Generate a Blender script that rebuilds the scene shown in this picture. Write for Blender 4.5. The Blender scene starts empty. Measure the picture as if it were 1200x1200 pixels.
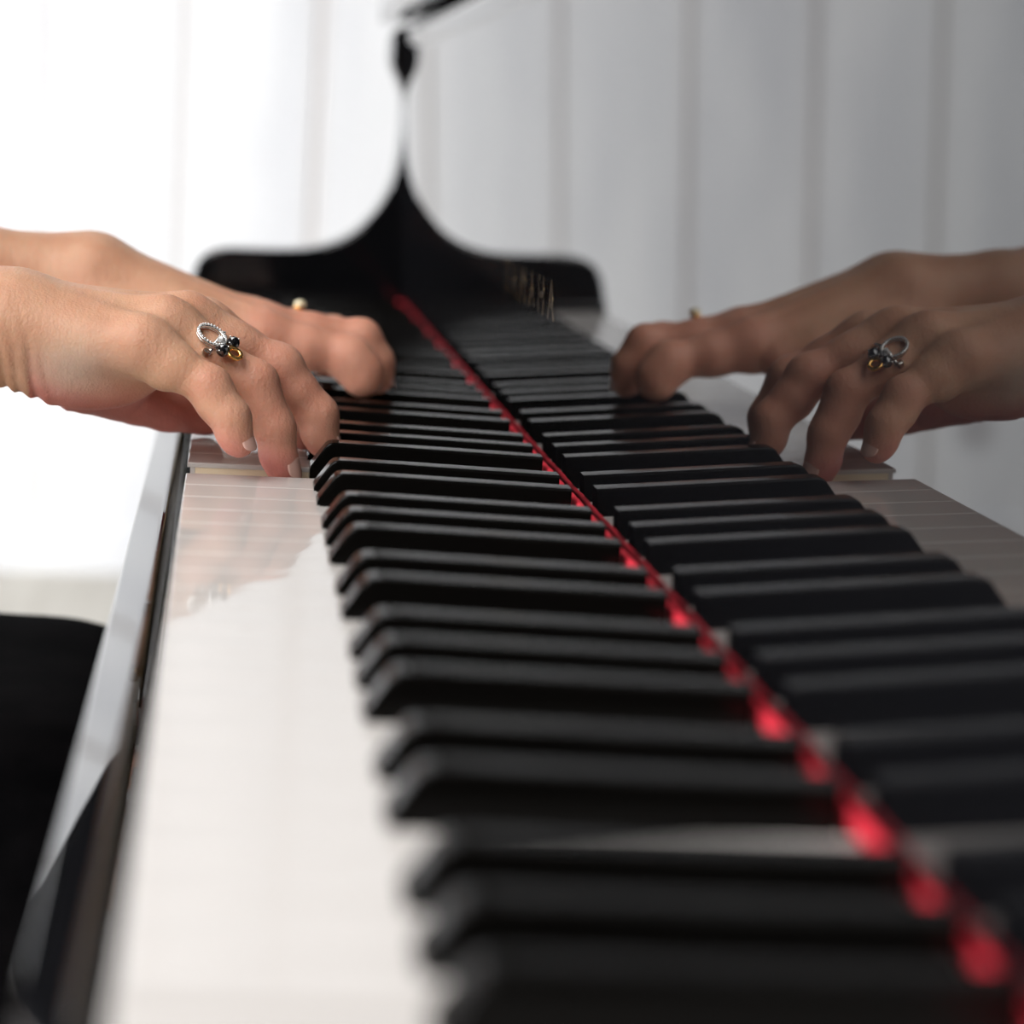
import bpy, bmesh, math, random
import numpy as np
from mathutils import Vector, Matrix

random.seed(7)
rng = np.random.default_rng(7)
S = bpy.context.scene
COL = S.collection
KZ = 720.0                                    # key surface height above the floor, mm


def K(x, y, z):
    """keyboard millimetres (x towards the fallboard, y towards the bass, z above the keys) -> metres"""
    return Vector((x / 1000.0, y / 1000.0, (z + KZ) / 1000.0))


# ------------------------------------------------------------------ materials
def mat(name, color, rough=0.5, metal=0.0, coat=0.0, ior=1.5, spec=None):
    m = bpy.data.materials.new(name)
    m.use_nodes = True
    b = m.node_tree.nodes['Principled BSDF']
    b.inputs['Base Color'].default_value = (*color, 1)
    b.inputs['Roughness'].default_value = rough
    b.inputs['Metallic'].default_value = metal
    b.inputs['IOR'].default_value = ior
    if spec is not None:
        b.inputs['Specular IOR Level'].default_value = spec
    if coat:
        b.inputs['Coat Weight'].default_value = coat
        b.inputs['Coat Roughness'].default_value = 0.03
    return m


def nodes(m):
    return m.node_tree.nodes, m.node_tree.links, m.node_tree.nodes['Principled BSDF']


def noise_color(m, c1, c2, scale=10, detail=4, stretch=(1, 1, 1), lo=0.35, hi=0.65, bump=0.0, dist=0.001):
    n, l, b = nodes(m)
    tc = n.new('ShaderNodeTexCoord')
    mp = n.new('ShaderNodeMapping')
    mp.inputs['Scale'].default_value = stretch
    nz = n.new('ShaderNodeTexNoise')
    nz.inputs['Scale'].default_value = scale
    nz.inputs['Detail'].default_value = detail
    cr = n.new('ShaderNodeValToRGB')
    cr.color_ramp.elements[0].position = lo
    cr.color_ramp.elements[0].color = (*c1, 1)
    cr.color_ramp.elements[1].position = hi
    cr.color_ramp.elements[1].color = (*c2, 1)
    l.new(tc.outputs['Object'], mp.inputs['Vector'])
    l.new(mp.outputs['Vector'], nz.inputs['Vector'])
    l.new(nz.outputs['Fac'], cr.inputs['Fac'])
    l.new(cr.outputs['Color'], b.inputs['Base Color'])
    if bump:
        bp = n.new('ShaderNodeBump')
        bp.inputs['Strength'].default_value = bump
        bp.inputs['Distance'].default_value = dist
        l.new(nz.outputs['Fac'], bp.inputs['Height'])
        l.new(bp.outputs['Normal'], b.inputs['Normal'])
    return nz, cr


M = {}
M['lacquer'] = mat('black_lacquer', (0.003, 0.003, 0.0035), 0.012, ior=1.43)
M['ebony'] = mat('ebony_key', (0.003, 0.0027, 0.0024), 0.15, ior=1.21)
M['ebony_end'] = mat('ebony_key_end', (0.004, 0.003, 0.003), 0.8, ior=1.1, spec=0.1)
M['ivory'] = mat('white_key_acrylic', (0.57, 0.538, 0.513), 0.05)
M['keywood'] = mat('key_wood', (0.72, 0.58, 0.40), 0.6)
noise_color(M['keywood'], (0.60, 0.46, 0.30), (0.80, 0.67, 0.48), 60, 4, (0.15, 1, 2))
M['felt'] = mat('red_felt', (0.62, 0.01, 0.03), 0.95)
noise_color(M['felt'], (0.44, 0.005, 0.016), (0.62, 0.010, 0.034), 900, 3, bump=0.6, dist=0.0005)
M['gold'] = mat('gold_inlay', (0.62, 0.46, 0.27), 0.1, 1.0)
M['brass'] = mat('brass', (0.78, 0.58, 0.28), 0.25, 1.0)
M['yellow_gold'] = mat('yellow_gold', (0.95, 0.55, 0.18), 0.18, 1.0)
M['silver'] = mat('silver', (0.80, 0.78, 0.75), 0.16, 1.0)
M['diamond'] = mat('diamond', (0.95, 0.95, 0.95), 0.02, 0.0, ior=2.4)
M['diamond'].node_tree.nodes['Principled BSDF'].inputs['Transmission Weight'].default_value = 0.5
M['onyx'] = mat('black_stone', (0.008, 0.008, 0.01), 0.03, ior=2.2)
M['pale_stone'] = mat('pale_yellow_stone', (0.85, 0.75, 0.5), 0.08, ior=1.8)
M['dress'] = mat('black_dress', (0.003, 0.003, 0.003), 0.95, spec=0.03)
noise_color(M['dress'], (0.0015, 0.0015, 0.0018), (0.004, 0.0035, 0.004), 40, 5, bump=0.3, dist=0.002)
M['leather'] = mat('black_leather', (0.012, 0.011, 0.011), 0.4)
noise_color(M['leather'], (0.008, 0.008, 0.008), (0.016, 0.015, 0.014), 180, 4, bump=0.35, dist=0.0008)
M['hair'] = mat('brown_hair', (0.06, 0.03, 0.015), 0.45)
noise_color(M['hair'], (0.04, 0.02, 0.01), (0.12, 0.06, 0.03), 60, 4, (4, 4, 0.3), bump=0.5, dist=0.003)
M['eye'] = mat('eye_white', (0.8, 0.78, 0.75), 0.1)
M['steel'] = mat('steel', (0.5, 0.5, 0.5), 0.3, 1.0)


def skin_material():
    m = mat('skin', (0.6, 0.36, 0.26), 0.5, ior=1.4)
    n, l, b = nodes(m)
    at = n.new('ShaderNodeAttribute')
    at.attribute_name = 'pigment_and_light'
    tc = n.new('ShaderNodeTexCoord')
    nz = n.new('ShaderNodeTexNoise')
    nz.inputs['Scale'].default_value = 55
    nz.inputs['Detail'].default_value = 5
    mx = n.new('ShaderNodeMix')
    mx.data_type = 'RGBA'
    mx.blend_type = 'MULTIPLY'
    cr = n.new('ShaderNodeValToRGB')
    cr.color_ramp.elements[0].position = 0.35
    cr.color_ramp.elements[0].color = (0.90, 0.83, 0.81, 1)
    cr.color_ramp.elements[1].position = 0.65
    cr.color_ramp.elements[1].color = (1.0, 1.0, 1.0, 1)
    mx.inputs[0].default_value = 1.0
    l.new(tc.outputs['Object'], nz.inputs['Vector'])
    l.new(nz.outputs['Fac'], cr.inputs['Fac'])
    l.new(at.outputs['Color'], mx.inputs[6])
    l.new(cr.outputs['Color'], mx.inputs[7])
    l.new(mx.outputs[2], b.inputs['Base Color'])
    # fine skin relief: cells plus faint cross creases
    vo = n.new('ShaderNodeTexVoronoi')
    vo.inputs['Scale'].default_value = 900
    mp = n.new('ShaderNodeMapping')
    mp.inputs['Scale'].default_value = (1.0, 0.35, 0.35)
    n2 = n.new('ShaderNodeTexNoise')
    n2.inputs['Scale'].default_value = 420
    n2.inputs['Detail'].default_value = 6
    n2.inputs['Roughness'].default_value = 0.6
    l.new(tc.outputs['Object'], mp.inputs['Vector'])
    l.new(mp.outputs['Vector'], n2.inputs['Vector'])
    l.new(tc.outputs['Object'], vo.inputs['Vector'])
    ad = n.new('ShaderNodeMath')
    ad.operation = 'MULTIPLY_ADD'
    ad.inputs[1].default_value = 0.35
    l.new(vo.outputs['Distance'], ad.inputs[0])
    l.new(n2.outputs['Fac'], ad.inputs[2])
    bp = n.new('ShaderNodeBump')
    bp.inputs['Strength'].default_value = 0.45
    bp.inputs['Distance'].default_value = 0.0008
    l.new(ad.outputs[0], bp.inputs['Height'])
    l.new(bp.outputs['Normal'], b.inputs['Normal'])
    b.inputs['Subsurface Weight'].default_value = 0.35
    b.inputs['Subsurface Radius'].default_value = (1.0, 0.35, 0.2)
    b.inputs['Subsurface Scale'].default_value = 0.004
    return m


M['skin'] = skin_material()
M['nail'] = mat('fingernail', (0.70, 0.42, 0.35), 0.25, coat=0.2)


def plank_material(name, tint):
    """white painted boards: pinkish stain and painted groove shade close to the joints, a few knots"""
    m = mat(name, (0.82, 0.82, 0.82), 0.6)
    n, l, b = nodes(m)
    tc = n.new('ShaderNodeTexCoord')
    sp = n.new('ShaderNodeSeparateXYZ')
    l.new(tc.outputs['Object'], sp.inputs[0])
    nz = n.new('ShaderNodeTexNoise')
    nz.inputs['Scale'].default_value = 2.2
    nz.inputs['Detail'].default_value = 5
    mp = n.new('ShaderNodeMapping')
    mp.inputs['Scale'].default_value = (3, 3, 0.6)
    l.new(tc.outputs['Object'], mp.inputs['Vector'])
    l.new(mp.outputs['Vector'], nz.inputs['Vector'])
    cr = n.new('ShaderNodeValToRGB')
    cr.color_ramp.elements[0].position = 0.3
    cr.color_ramp.elements[0].color = (0.72, 0.725, 0.745, 1)
    cr.color_ramp.elements[1].position = 0.6
    cr.color_ramp.elements[1].color = (0.86, 0.86, 0.865, 1)
    l.new(nz.outputs['Fac'], cr.inputs['Fac'])
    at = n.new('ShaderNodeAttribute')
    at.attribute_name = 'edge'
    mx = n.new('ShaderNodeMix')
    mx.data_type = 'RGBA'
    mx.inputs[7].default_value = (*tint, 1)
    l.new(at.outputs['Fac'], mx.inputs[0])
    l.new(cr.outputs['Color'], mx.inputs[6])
    vo = n.new('ShaderNodeTexVoronoi')
    vo.inputs['Scale'].default_value = 1.6
    l.new(tc.outputs['Object'], vo.inputs['Vector'])
    kr = n.new('ShaderNodeValToRGB')
    kr.color_ramp.elements[0].position = 0.03
    kr.color_ramp.elements[0].color = (0.62, 0.60, 0.60, 1)
    kr.color_ramp.elements[1].position = 0.09
    kr.color_ramp.elements[1].color = (1, 1, 1, 1)
    l.new(vo.outputs['Distance'], kr.inputs['Fac'])
    m2 = n.new('ShaderNodeMix')
    m2.data_type = 'RGBA'
    m2.blend_type = 'MULTIPLY'
    m2.inputs[0].default_value = 1
    l.new(mx.outputs[2], m2.inputs[6])
    l.new(kr.outputs['Color'], m2.inputs[7])
    l.new(m2.outputs[2], b.inputs['Base Color'])
    return m


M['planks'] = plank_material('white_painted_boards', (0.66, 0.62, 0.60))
M['floor'] = mat('limed_oak_floor', (0.62, 0.58, 0.50), 0.45)
noise_color(M['floor'], (0.43, 0.40, 0.345), (0.52, 0.49, 0.43), 6, 5, (6, 0.5, 1))
M['ceiling'] = mat('dark_ceiling', (0.02, 0.018, 0.016), 0.8)
M['plaster'] = mat('plaster', (0.45, 0.44, 0.43), 0.8)
noise_color(M['plaster'], (0.42, 0.41, 0.40), (0.48, 0.47, 0.46), 8, 4)
M['dark_panel'] = mat('dark_wood_panelling', (0.03, 0.02, 0.015), 0.6)
noise_color(M['dark_panel'], (0.02, 0.014, 0.01), (0.045, 0.03, 0.02), 8, 4, (4, 4, .4))
M['white_paint'] = mat('white_paint', (0.8, 0.8, 0.8), 0.4)
M['soundboard'] = mat('soundboard', (0.45, 0.26, 0.10), 0.4)


# ------------------------------------------------------------------ mesh helpers
def new_obj(name, me, parent=None, m=None, smooth=False):
    o = bpy.data.objects.new(name, me)
    COL.objects.link(o)
    if m is not None:
        me.materials.clear()
        me.materials.append(m)
    if parent is not None:
        o.parent = parent
    if smooth:
        for p in me.polygons:
            p.use_smooth = True
    return o


def bm_obj(name, bm, m, parent=None, smooth=False):
    me = bpy.data.meshes.new(name)
    bmesh.ops.recalc_face_normals(bm, faces=bm.faces)
    bm.to_mesh(me)
    bm.free()
    return new_obj(name, me, parent, m, smooth)


def tag(o, label=None, cat=None, group=None, kind=None):
    if label:
        o['label'] = label
    if cat:
        o['category'] = cat
    if group:
        o['group'] = group
    if kind:
        o['kind'] = kind
    return o


def empty(name, loc, label=None, cat=None, group=None):
    o = bpy.data.objects.new(name, None)
    o.empty_display_size = 0.05
    o.location = loc
    COL.objects.link(o)
    return tag(o, label, cat, group)


def box(bm, x0, x1, y0, y1, z0, z1, bevel=0.0, seg=2, f=K):
    vs = [bm.verts.new(f(x, y, z)) for x in (x0, x1) for y in (y0, y1) for z in (z0, z1)]
    idx = [(0, 1, 3, 2), (4, 6, 7, 5), (0, 4, 5, 1), (2, 3, 7, 6), (0, 2, 6, 4), (1, 5, 7, 3)]
    fs = [bm.faces.new([vs[i] for i in q]) for q in idx]
    if bevel:
        es = list({e for fc in fs for e in fc.edges})
        bmesh.ops.recalc_face_normals(bm, faces=fs)
        bmesh.ops.bevel(bm, geom=es, offset=bevel / 1000, segments=seg, profile=0.5, affect='EDGES')


def prism(bm, pts, a0, a1, axis='y', bevel=0.0, seg=2):
    """closed outline extruded: axis 'y' -> pts are (x, z); axis 'z' -> pts are (x, y)"""
    def q(p, a):
        return K(p[0], a, p[1]) if axis == 'y' else K(p[0], p[1], a)
    A = [bm.verts.new(q(p, a0)) for p in pts]
    B = [bm.verts.new(q(p, a1)) for p in pts]
    fa = bm.faces.new(A)
    fb = bm.faces.new(B[::-1])
    n = len(pts)
    for i in range(n):
        bm.faces.new([A[i], B[i], B[(i + 1) % n], A[(i + 1) % n]])
    if bevel:
        bmesh.ops.recalc_face_normals(bm, faces=bm.faces)
        es = list(set(fa.edges) | set(fb.edges))
        bmesh.ops.bevel(bm, geom=es, offset=bevel / 1000, segments=seg, profile=0.5, affect='EDGES')


def tube(bm, pts, r, n=12, closed=False):
    """tube of radius r (m, number or list) through pts (Vectors, m)"""
    k = len(pts)
    rings = []
    prev = None
    for i, p in enumerate(pts):
        if closed:
            t = (pts[(i + 1) % k] - pts[i - 1]).normalized()
        else:
            t = (pts[min(i + 1, k - 1)] - pts[max(i - 1, 0)]).normalized()
        if prev is None:
            a = Vector((0, 0, 1)) if abs(t.z) < 0.9 else Vector((1, 0, 0))
            u = t.cross(a).normalized()
        else:
            u = (prev - t * prev.dot(t)).normalized()
        prev = u
        v = t.cross(u)
        rr = r[i] if isinstance(r, (list, tuple)) else r
        rings.append([bm.verts.new(p + (u * math.cos(2 * math.pi * j / n) + v * math.sin(2 * math.pi * j / n)) * rr) for j in range(n)])
    for i in range(k if closed else k - 1):
        a, b = rings[i], rings[(i + 1) % k]
        # closed tubes: match the nearest start vertex so the seam does not twist
        off = 0
        if closed and i == k - 1:
            off = min(range(n), key=lambda s: (a[0].co - b[s].co).length)
        for j in range(n):
            bm.faces.new([a[j], a[(j + 1) % n], b[(j + 1 + off) % n], b[(j + off) % n]])
    if not closed:
        bm.faces.new(rings[0][::-1])
        bm.faces.new(rings[-1])


def ball(bm, c, r, sub=2, scale=None, rot=None):
    mtx = Matrix.Translation(c)
    if rot is not None:
        mtx = mtx @ rot.to_4x4()
    if scale is not None:
        mtx = mtx @ Matrix.Diagonal((*scale, 1))
    bmesh.ops.create_icosphere(bm, subdivisions=sub, radius=r, matrix=mtx)


def shade_auto(o, ang=40):
    me = o.data
    for p in me.polygons:
        p.use_smooth = True
    try:
        me.set_sharp_from_angle(angle=math.radians(ang))
    except Exception:
        pass
    wn = o.modifiers.new('weighted_normal', 'WEIGHTED_NORMAL')
    wn.keep_sharp = True
    wn.weight = 90


# ------------------------------------------------------------------ room
# room spans x -2.9..3.2 m, y -3.2..2.95 m, floor 0, ceiling 2.3
RX0, RX1, RY0, RY1, RH = -2.9, 3.2, -3.2, 2.95, 2.28


def W(x, y, z):
    return Vector((x, y, z))


def plank_wall(name, fixed, a0, a1, axis, pitch, offset, face, holes=()):
    """boards standing side by side with open joints on a dark backing; face: +1/-1 direction the boards look"""
    bm = bmesh.new()
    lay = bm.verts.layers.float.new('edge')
    gap = 0.0025
    th = 0.022
    a = a0 + ((offset - a0) % pitch) - pitch
    while a < a1:
        b0, b1 = max(a + gap / 2, a0), min(a + pitch - gap / 2, a1)
        a += pitch
        if b1 - b0 < 0.01:
            continue
        zs = [(0.0, RH)]
        shade_j = random.uniform(0.45, 1.0)
        for h0, h1, z0, z1 in holes:
            if b1 > h0 and b0 < h1:
                zs = [q for q in ((0.0, z0), (z1, RH)) if q[1] - q[0] > .01]
        for z0, z1 in zs:
            ew = 0.024
            cols = [b0, b0 + 0.004, min(b0 + ew, b1), max(b1 - ew, b0), b1 - 0.004, b1]
            if b1 - b0 < 0.1:
                cols = [b0, b0 + 0.004, b1 - 0.004, b1]
            rows = [z0 + (z1 - z0) * i / 8 for i in range(9)]
            grid = []
            for z in rows:
                r = []
                for ci, c in enumerate(cols):
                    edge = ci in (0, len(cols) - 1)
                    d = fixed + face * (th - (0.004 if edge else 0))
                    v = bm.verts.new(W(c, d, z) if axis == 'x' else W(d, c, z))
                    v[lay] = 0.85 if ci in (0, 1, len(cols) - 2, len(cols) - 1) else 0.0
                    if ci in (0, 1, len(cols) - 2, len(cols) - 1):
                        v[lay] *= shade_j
                    r.append(v)
                grid.append(r)
            for i in range(len(rows) - 1):
                for j in range(len(cols) - 1):
                    bm.faces.new([grid[i][j], grid[i][j + 1], grid[i + 1][j + 1], grid[i + 1][j]])
            for j in (0, len(cols) - 1):      # board edges back to the wall
                for i in range(len(rows) - 1):
                    v0, v1 = grid[i][j], grid[i + 1][j]
                    back = []
                    for v in (v1, v0):
                        c = v.co.copy()
                        if axis == 'x':
                            c.y = fixed
                        else:
                            c.x = fixed
                        nv = bm.verts.new(c)
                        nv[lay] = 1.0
                        back.append(nv)
                    bm.faces.new([v0, v1, back[0], back[1]])
    return tag(bm_obj(name, bm, M['planks']), kind='structure')


def slab(name, x0, x1, y0, y1, z0, z1, m, holes_y=None):
    bm = bmesh.new()
    box(bm, x0, x1, y0, y1, z0, z1, f=W)
    return tag(bm_obj(name, bm, m), kind='structure')


slab('floor', RX0 - .2, RX1 + .2, RY0 - .2, RY1 + .2, -0.1, 0, M['floor'])
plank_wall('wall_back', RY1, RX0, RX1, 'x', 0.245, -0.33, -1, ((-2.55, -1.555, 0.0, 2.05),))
slab('wall_back_backing', RX0 - .2, RX1 + .2, RY1 + 0.0005, RY1 + .15, 0, RH, M['plaster']).name = 'wall_north'
slab('wall_right', RX1, RX1 + .15, RY0, RY1, 0, RH, M['dark_panel'])
slab('wall_front', RX0, RX1, RY0 - .15, RY0, 0, RH, M['dark_panel'])

# left wall with a wide window opening
WY0, WY1, WZ0, WZ1 = -1.2, 2.65, 0.45, 2.05
bm = bmesh.new()
for y0, y1, z0, z1 in ((RY0, WY0, 0, RH), (WY1, RY1, 0, RH), (WY0, WY1, 0, WZ0), (WY0, WY1, WZ1, RH)):
    box(bm, RX0 - .15, RX0, y0, y1, z0, z1, f=W)
tag(bm_obj('wall_left', bm, M['white_paint']), kind='structure')

# ceiling with an added skylight opening above the player's side
SX0, SX1, SY0, SY1 = -2.3, -0.3, -2.9, 0.5
bm = bmesh.new()
for x0, x1, y0, y1 in ((RX0, SX0, RY0, RY1), (SX1, RX1, RY0, RY1), (SX0, SX1, RY0, SY0), (SX0, SX1, SY1, RY1)):
    box(bm, x0, x1, y0, y1, RH, RH + .1, f=W)
tag(bm_obj('ceiling', bm, M['ceiling']), kind='structure')

# window joinery
w = bmesh.new()
t = 0.05
for y in (WY0, (WY0 + WY1) / 2 - t / 2, WY1 - t):
    box(w, RX0 - .10, RX0 - .04, y, y + t, WZ0, WZ1, f=W)
for z in (WZ0, WZ1 - t):
    box(w, RX0 - .10, RX0 - .04, WY0, WY1, z, z + t, f=W)
tag(bm_obj('window_1', w, M['white_paint']), kind='structure')
w = bmesh.new()
for x in (SX0, (SX0 + SX1) / 2 - t / 2, SX1 - t):
    box(w, x, x + t, SY0, SY1, RH + .02, RH + .08, f=W)
for y in (SY0, SY1 - t):
    box(w, SX0, SX1, y, y + t, RH + .02, RH + .08, f=W)
tag(bm_obj('added_skylight', w, M['white_paint']), kind='structure')  # frame of the added overhead opening, out of view

# baseboard along the plank wall
bm = bmesh.new()
box(bm, -1.55, RX1, RY1 - .036, RY1 - .022, 0, 0.07, f=W)
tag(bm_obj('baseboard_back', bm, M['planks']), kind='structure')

bm = bmesh.new()
box(bm, -2.50, -1.60, RY1 - .055, RY1 - .01, 0.005, 2.03, .002 * 1000, 2, f=W)
for z0, z1 in ((.15, .9), (1.02, 1.9)):
    for x0, x1 in ((-2.40, -2.12), (-2.0, -1.72)):
        box(bm, x0, x1, RY1 - .063, RY1 - .05, z0, z1, 4, 2, f=W)
tag(bm_obj('added_door_1', bm, M['dark_panel']), kind='structure')  # added unseen, gives the key slip something dark to reflect

# ------------------------------------------------------------------ piano
piano = empty('grand_piano', (0.147, 0.1, 0.0),
              'glossy black grand piano seen along its keyboard from the treble end', 'piano')
PINV = Matrix.Translation(-piano.location)


def part(o, parent=None):
    """parent a world-space object under the piano (or one of its parts)"""
    p = parent or piano
    o.parent = p
    if p is piano:
        o.matrix_parent_inverse = PINV
    return o


PITCH, OCT = 23.5, 164.5
BC = {1: 21.2, 3: 49.3, 6: 90.6, 8: 117.5, 10: 144.3}      # sharps' centres from the far edge of C
Y_C5 = 0.0
TILT = 0.036
XM = 145.2                                                  # mirror plane of the fallboard at key level
X_SHARP_END = 140.2


def mx_at(z):
    return XM - TILT * z


# white keys: A0 .. C8
names = []
for k in range(88):
    semi = (k + 9) % 12
    octv = (k + 9) // 12
    names.append((semi, octv))
WHITE = [0, 2, 4, 5, 7, 9, 11]
sharps = []
for k, (s, o) in enumerate(names):
    if s in BC:
        far = (5 - o) * OCT                                  # far edge of that octave's C
        sharps.append((k, far - BC[s]))
whites = []
for k, (s, o) in enumerate(names):
    if s in WHITE:
        i = (o - 5) * 7 + WHITE.index(s)
        whites.append((k, -i * PITCH))                       # far edge y


def white_cap_mesh(y1, cuts):
    """acrylic top with its front plate. y1 far edge; cuts = (near cut y, far cut y) where the tail narrows"""
    g = 0.12
    a, b = y1 - PITCH + g, y1 - g
    ca, cb = cuts
    ta = a if ca is None else ca
    tb = b if cb is None else cb
    XH, XE = 49.0, 172.0
    bm = bmesh.new()
    top, bot = 0.0, -1.9
    outline = [(0.0, a), (XH, a)]
    if ta != a:
        outline += [(XH, ta)]
    outline += [(XE, ta), (XE, tb)]
    if tb != b:
        outline += [(XH, tb)]
    outline += [(XH, b), (0.0, b)]
    prism(bm, outline, bot, top, axis='z')
    bmesh.ops.recalc_face_normals(bm, faces=bm.faces)
    es = [e for e in bm.edges if all(abs(v.co.z - (top + KZ) / 1000) < 1e-6 for v in e.verts)]
    bmesh.ops.bevel(bm, geom=es, offset=0.00045, segments=2, profile=0.5, affect='EDGES')
    box(bm, 1.2, 3.0, a + .3, b - .3, -19.0, bot + .05)
    me = bpy.data.meshes.new('white_key')
    bmesh.ops.recalc_face_normals(bm, faces=bm.faces)
    bm.to_mesh(me)
    bm.free()
    return me, (a, b, ta, tb)


pressed = {4 * 12 - 9 + 11: 9.0}                              # B4
for k, y1 in whites:
    ca = cb = None
    for kk, yc in sharps:
        if kk == k + 1:
            ca = yc + 6.8
        if kk == k - 1:
            cb = yc - 6.8
    me, (a, b, ta, tb) = white_cap_mesh(y1, (ca, cb))
    cap = new_obj('white_key', me, None, M['ivory'])
    shade_auto(cap, 60)
    part(cap)
    bm = bmesh.new()
    box(bm, 3.1, 49, a + .35, b - .35, -21, -1.95)
    box(bm, 49, 171, ta + .2, tb - .2, -21, -1.95)
    st = bm_obj('key_stick', bm, M['keywood'], cap)
    if k in pressed:
        d = pressed[k]
        ang = d / 230.0
        piv = K(230, y1, 0)
        mtx = Matrix.Translation(piv) @ Matrix.Rotation(-ang, 4, 'Y') @ Matrix.Translation(-piv)
        for mm in (cap.data, st.data):
            mm.transform(mtx)


def sharp_mesh(yc):
    bm = bmesh.new()
    # stations along x: (x, half width bottom, half width top, z top)
    zt, zb = 11.7, 9.7
    st = [(47.7, 5.5, 5.3, 1.6), (48.3, 5.5, 5.25, 2.6), (52.6, 5.5, 4.85, 8.9), (53.7, 5.5, 4.75, 10.4), (55.0, 5.5, 4.7, 11.35),
          (56.8, 5.5, 4.7, zt), (60.0, 5.5, 4.7, zt), (98, 5.5, 4.7, (zt + zb) / 2), (X_SHARP_END, 5.5, 4.7, zb)]
    rings = []
    for i, (x, wb, wt, z) in enumerate(st):
        c = 0.9 if z > 4 else 0.3
        pts = [(-wb, -14), (-wb, 0.0), (-wb + 0.0, 0.6), (-wt - 0.02 * (z), z - c), (-wt + c * .35, z - c * .3), (-wt + c, z),
               (wt - c, z), (wt - c * .35, z - c * .3), (wt + 0.02 * z, z - c), (wb, 0.6), (wb, 0.0), (wb, -14)]
        rings.append([bm.verts.new(K(x, yc + p, q)) for p, q in pts])
    n = len(rings[0])
    for a, b in zip(rings, rings[1:]):
        for j in range(n):
            bm.faces.new([a[j], a[(j + 1) % n], b[(j + 1) % n], b[j]])
    bm.faces.new(rings[0])
    bm.faces.new(rings[-1][::-1])
    me = bpy.data.meshes.new('black_key')
    bmesh.ops.recalc_face_normals(bm, faces=bm.faces)
    bm.to_mesh(me)
    bm.free()
    return me


for k, yc in sharps:
    o = new_obj('black_key', sharp_mesh(yc), None, M['ebony'])
    o.data.materials.append(M['ebony_end'])
    for p in o.data.polygons:
        if p.center.x > (X_SHARP_END - .2) / 1000:
            p.material_index = 1
    shade_auto(o, 50)
    part(o)

YB, YT = 705.0, -517.0                                        # ends of the keys
YARM_B0, YARM_B1 = 770.0, 812.0
YARM_T0, YARM_T1 = -582.0, -624.0

# red felt strip in front of the fallboard
bm = bmesh.new()
N = 420
ys = [YT - 62 + (YB + 62 - (YT - 62)) * i / N for i in range(N + 1)]
rows = []
for y in ys:
    j = 0.25 * math.sin(y * 0.21) + 0.2 * math.sin(y * 0.53 + 1)
    top = 4.9 + 0.18 * math.sin(y * 0.11) + 0.12 * math.sin(y * .47)
    x0 = 142.2 + j * .2
    sec = [(x0 + .2, 0.9), (x0, 1.4), (x0, top - .8), (x0 + .4, top - .2), (x0 + 1.1, top), (x0 + 2.0, top - .1), (x0 + 2.6, top - .7), (x0 + 2.6, 0.9)]
    rows.append([bm.verts.new(K(x, y, z)) for x, z in sec])
for a, b in zip(rows, rows[1:]):
    n = len(a)
    for i in range(n):
        bm.faces.new([a[i], a[(i + 1) % n], b[(i + 1) % n], b[i]])
bm.faces.new(rows[0])
bm.faces.new(rows[-1][::-1])
fo = bm_obj('felt_strip', bm, M['felt'])
shade_auto(fo, 60)
part(fo)

# fallboard: leaning mirror face with a rounded lip along the top
def mx(z, off=0):
    return (mx_at(z) + off, z)


pts = [mx(0.8), mx(191)]
lip = [(-0.8, 192), (-1.8, 194), (-3.0, 197), (-3.5, 200), (-3.2, 203), (-1.5, 207.5), (1.5, 210), (6, 211.2), (14, 211.5)]
pts += [mx(z, dx) for dx, z in lip] + [(162, 211.5), (162, 0.8)]
bm = bmesh.new()
prism(bm, pts, YARM_T0 + .5, YARM_B0 - .5)
fb = bm_obj('fallboard', bm, M['lacquer'])
shade_auto(fb, 25)
part(fb)

# gold lettering let into the fallboard
letters = 'YAMAHA'
for i, ch in enumerate(letters):
    cu = bpy.data.curves.new('letter', 'FONT')
    cu.body = ch
    cu.size = 0.0232
    cu.align_x = 'CENTER'
    cu.extrude = 0.00004
    tmp = bpy.data.objects.new('letter_tmp', cu)
    COL.objects.link(tmp)
    dg = bpy.context.evaluated_depsgraph_get()
    me = bpy.data.meshes.new_from_object(tmp.evaluated_get(dg))
    bpy.data.objects.remove(tmp)
    xs = [v.co.x for v in me.vertices]
    yc = 38.5 + (5 - i) * 26.8
    z0 = 62.6
    # text x -> -Y (read from the player's side), text y -> up the leaning face, text z -> towards the player
    for v in me.vertices:
        tx, ty, tz = v.co.x * 1.12, v.co.y, v.co.z
        z = z0 + ty * 1000
        v.co = K(mx_at(z) - tz * 1000 - 0.05, yc - tx * 1000, z)
    lo = new_obj('gold_letter', me, None, M['gold'])
    part(lo, fb)
    lo.matrix_parent_inverse = fb.matrix_world.inverted() if False else Matrix.Identity(4)

# key slip
bm = bmesh.new()
sl = [(-20.5, -95), (-20.5, -26), (-20.0, -24.0), (-18.6, -22.2), (-9.4, -15.9), (-8.0, -15.3), (-7.2, -15.5), (-6.8, -16.4), (-6.8, -95)]
prism(bm, sl, YARM_T0 + .5, YARM_B0 - .5)
o = bm_obj('key_slip', bm, M['lacquer'])
shade_auto(o, 30)
part(o)

# key bed
bm = bmesh.new()
box(bm, -6.3, 175, YARM_T1, YARM_B1, -95, -60, 1)
part(bm_obj('key_bed', bm, M['lacquer']))
bm = bmesh.new()
box(bm, 5, 170, YT - 2, YB + 2, -59.5, -40)
box(bm, 20, 34, YT - 2, YB + 2, -39.5, -23)
part(bm_obj('key_frame', bm, M['keywood']))

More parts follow.
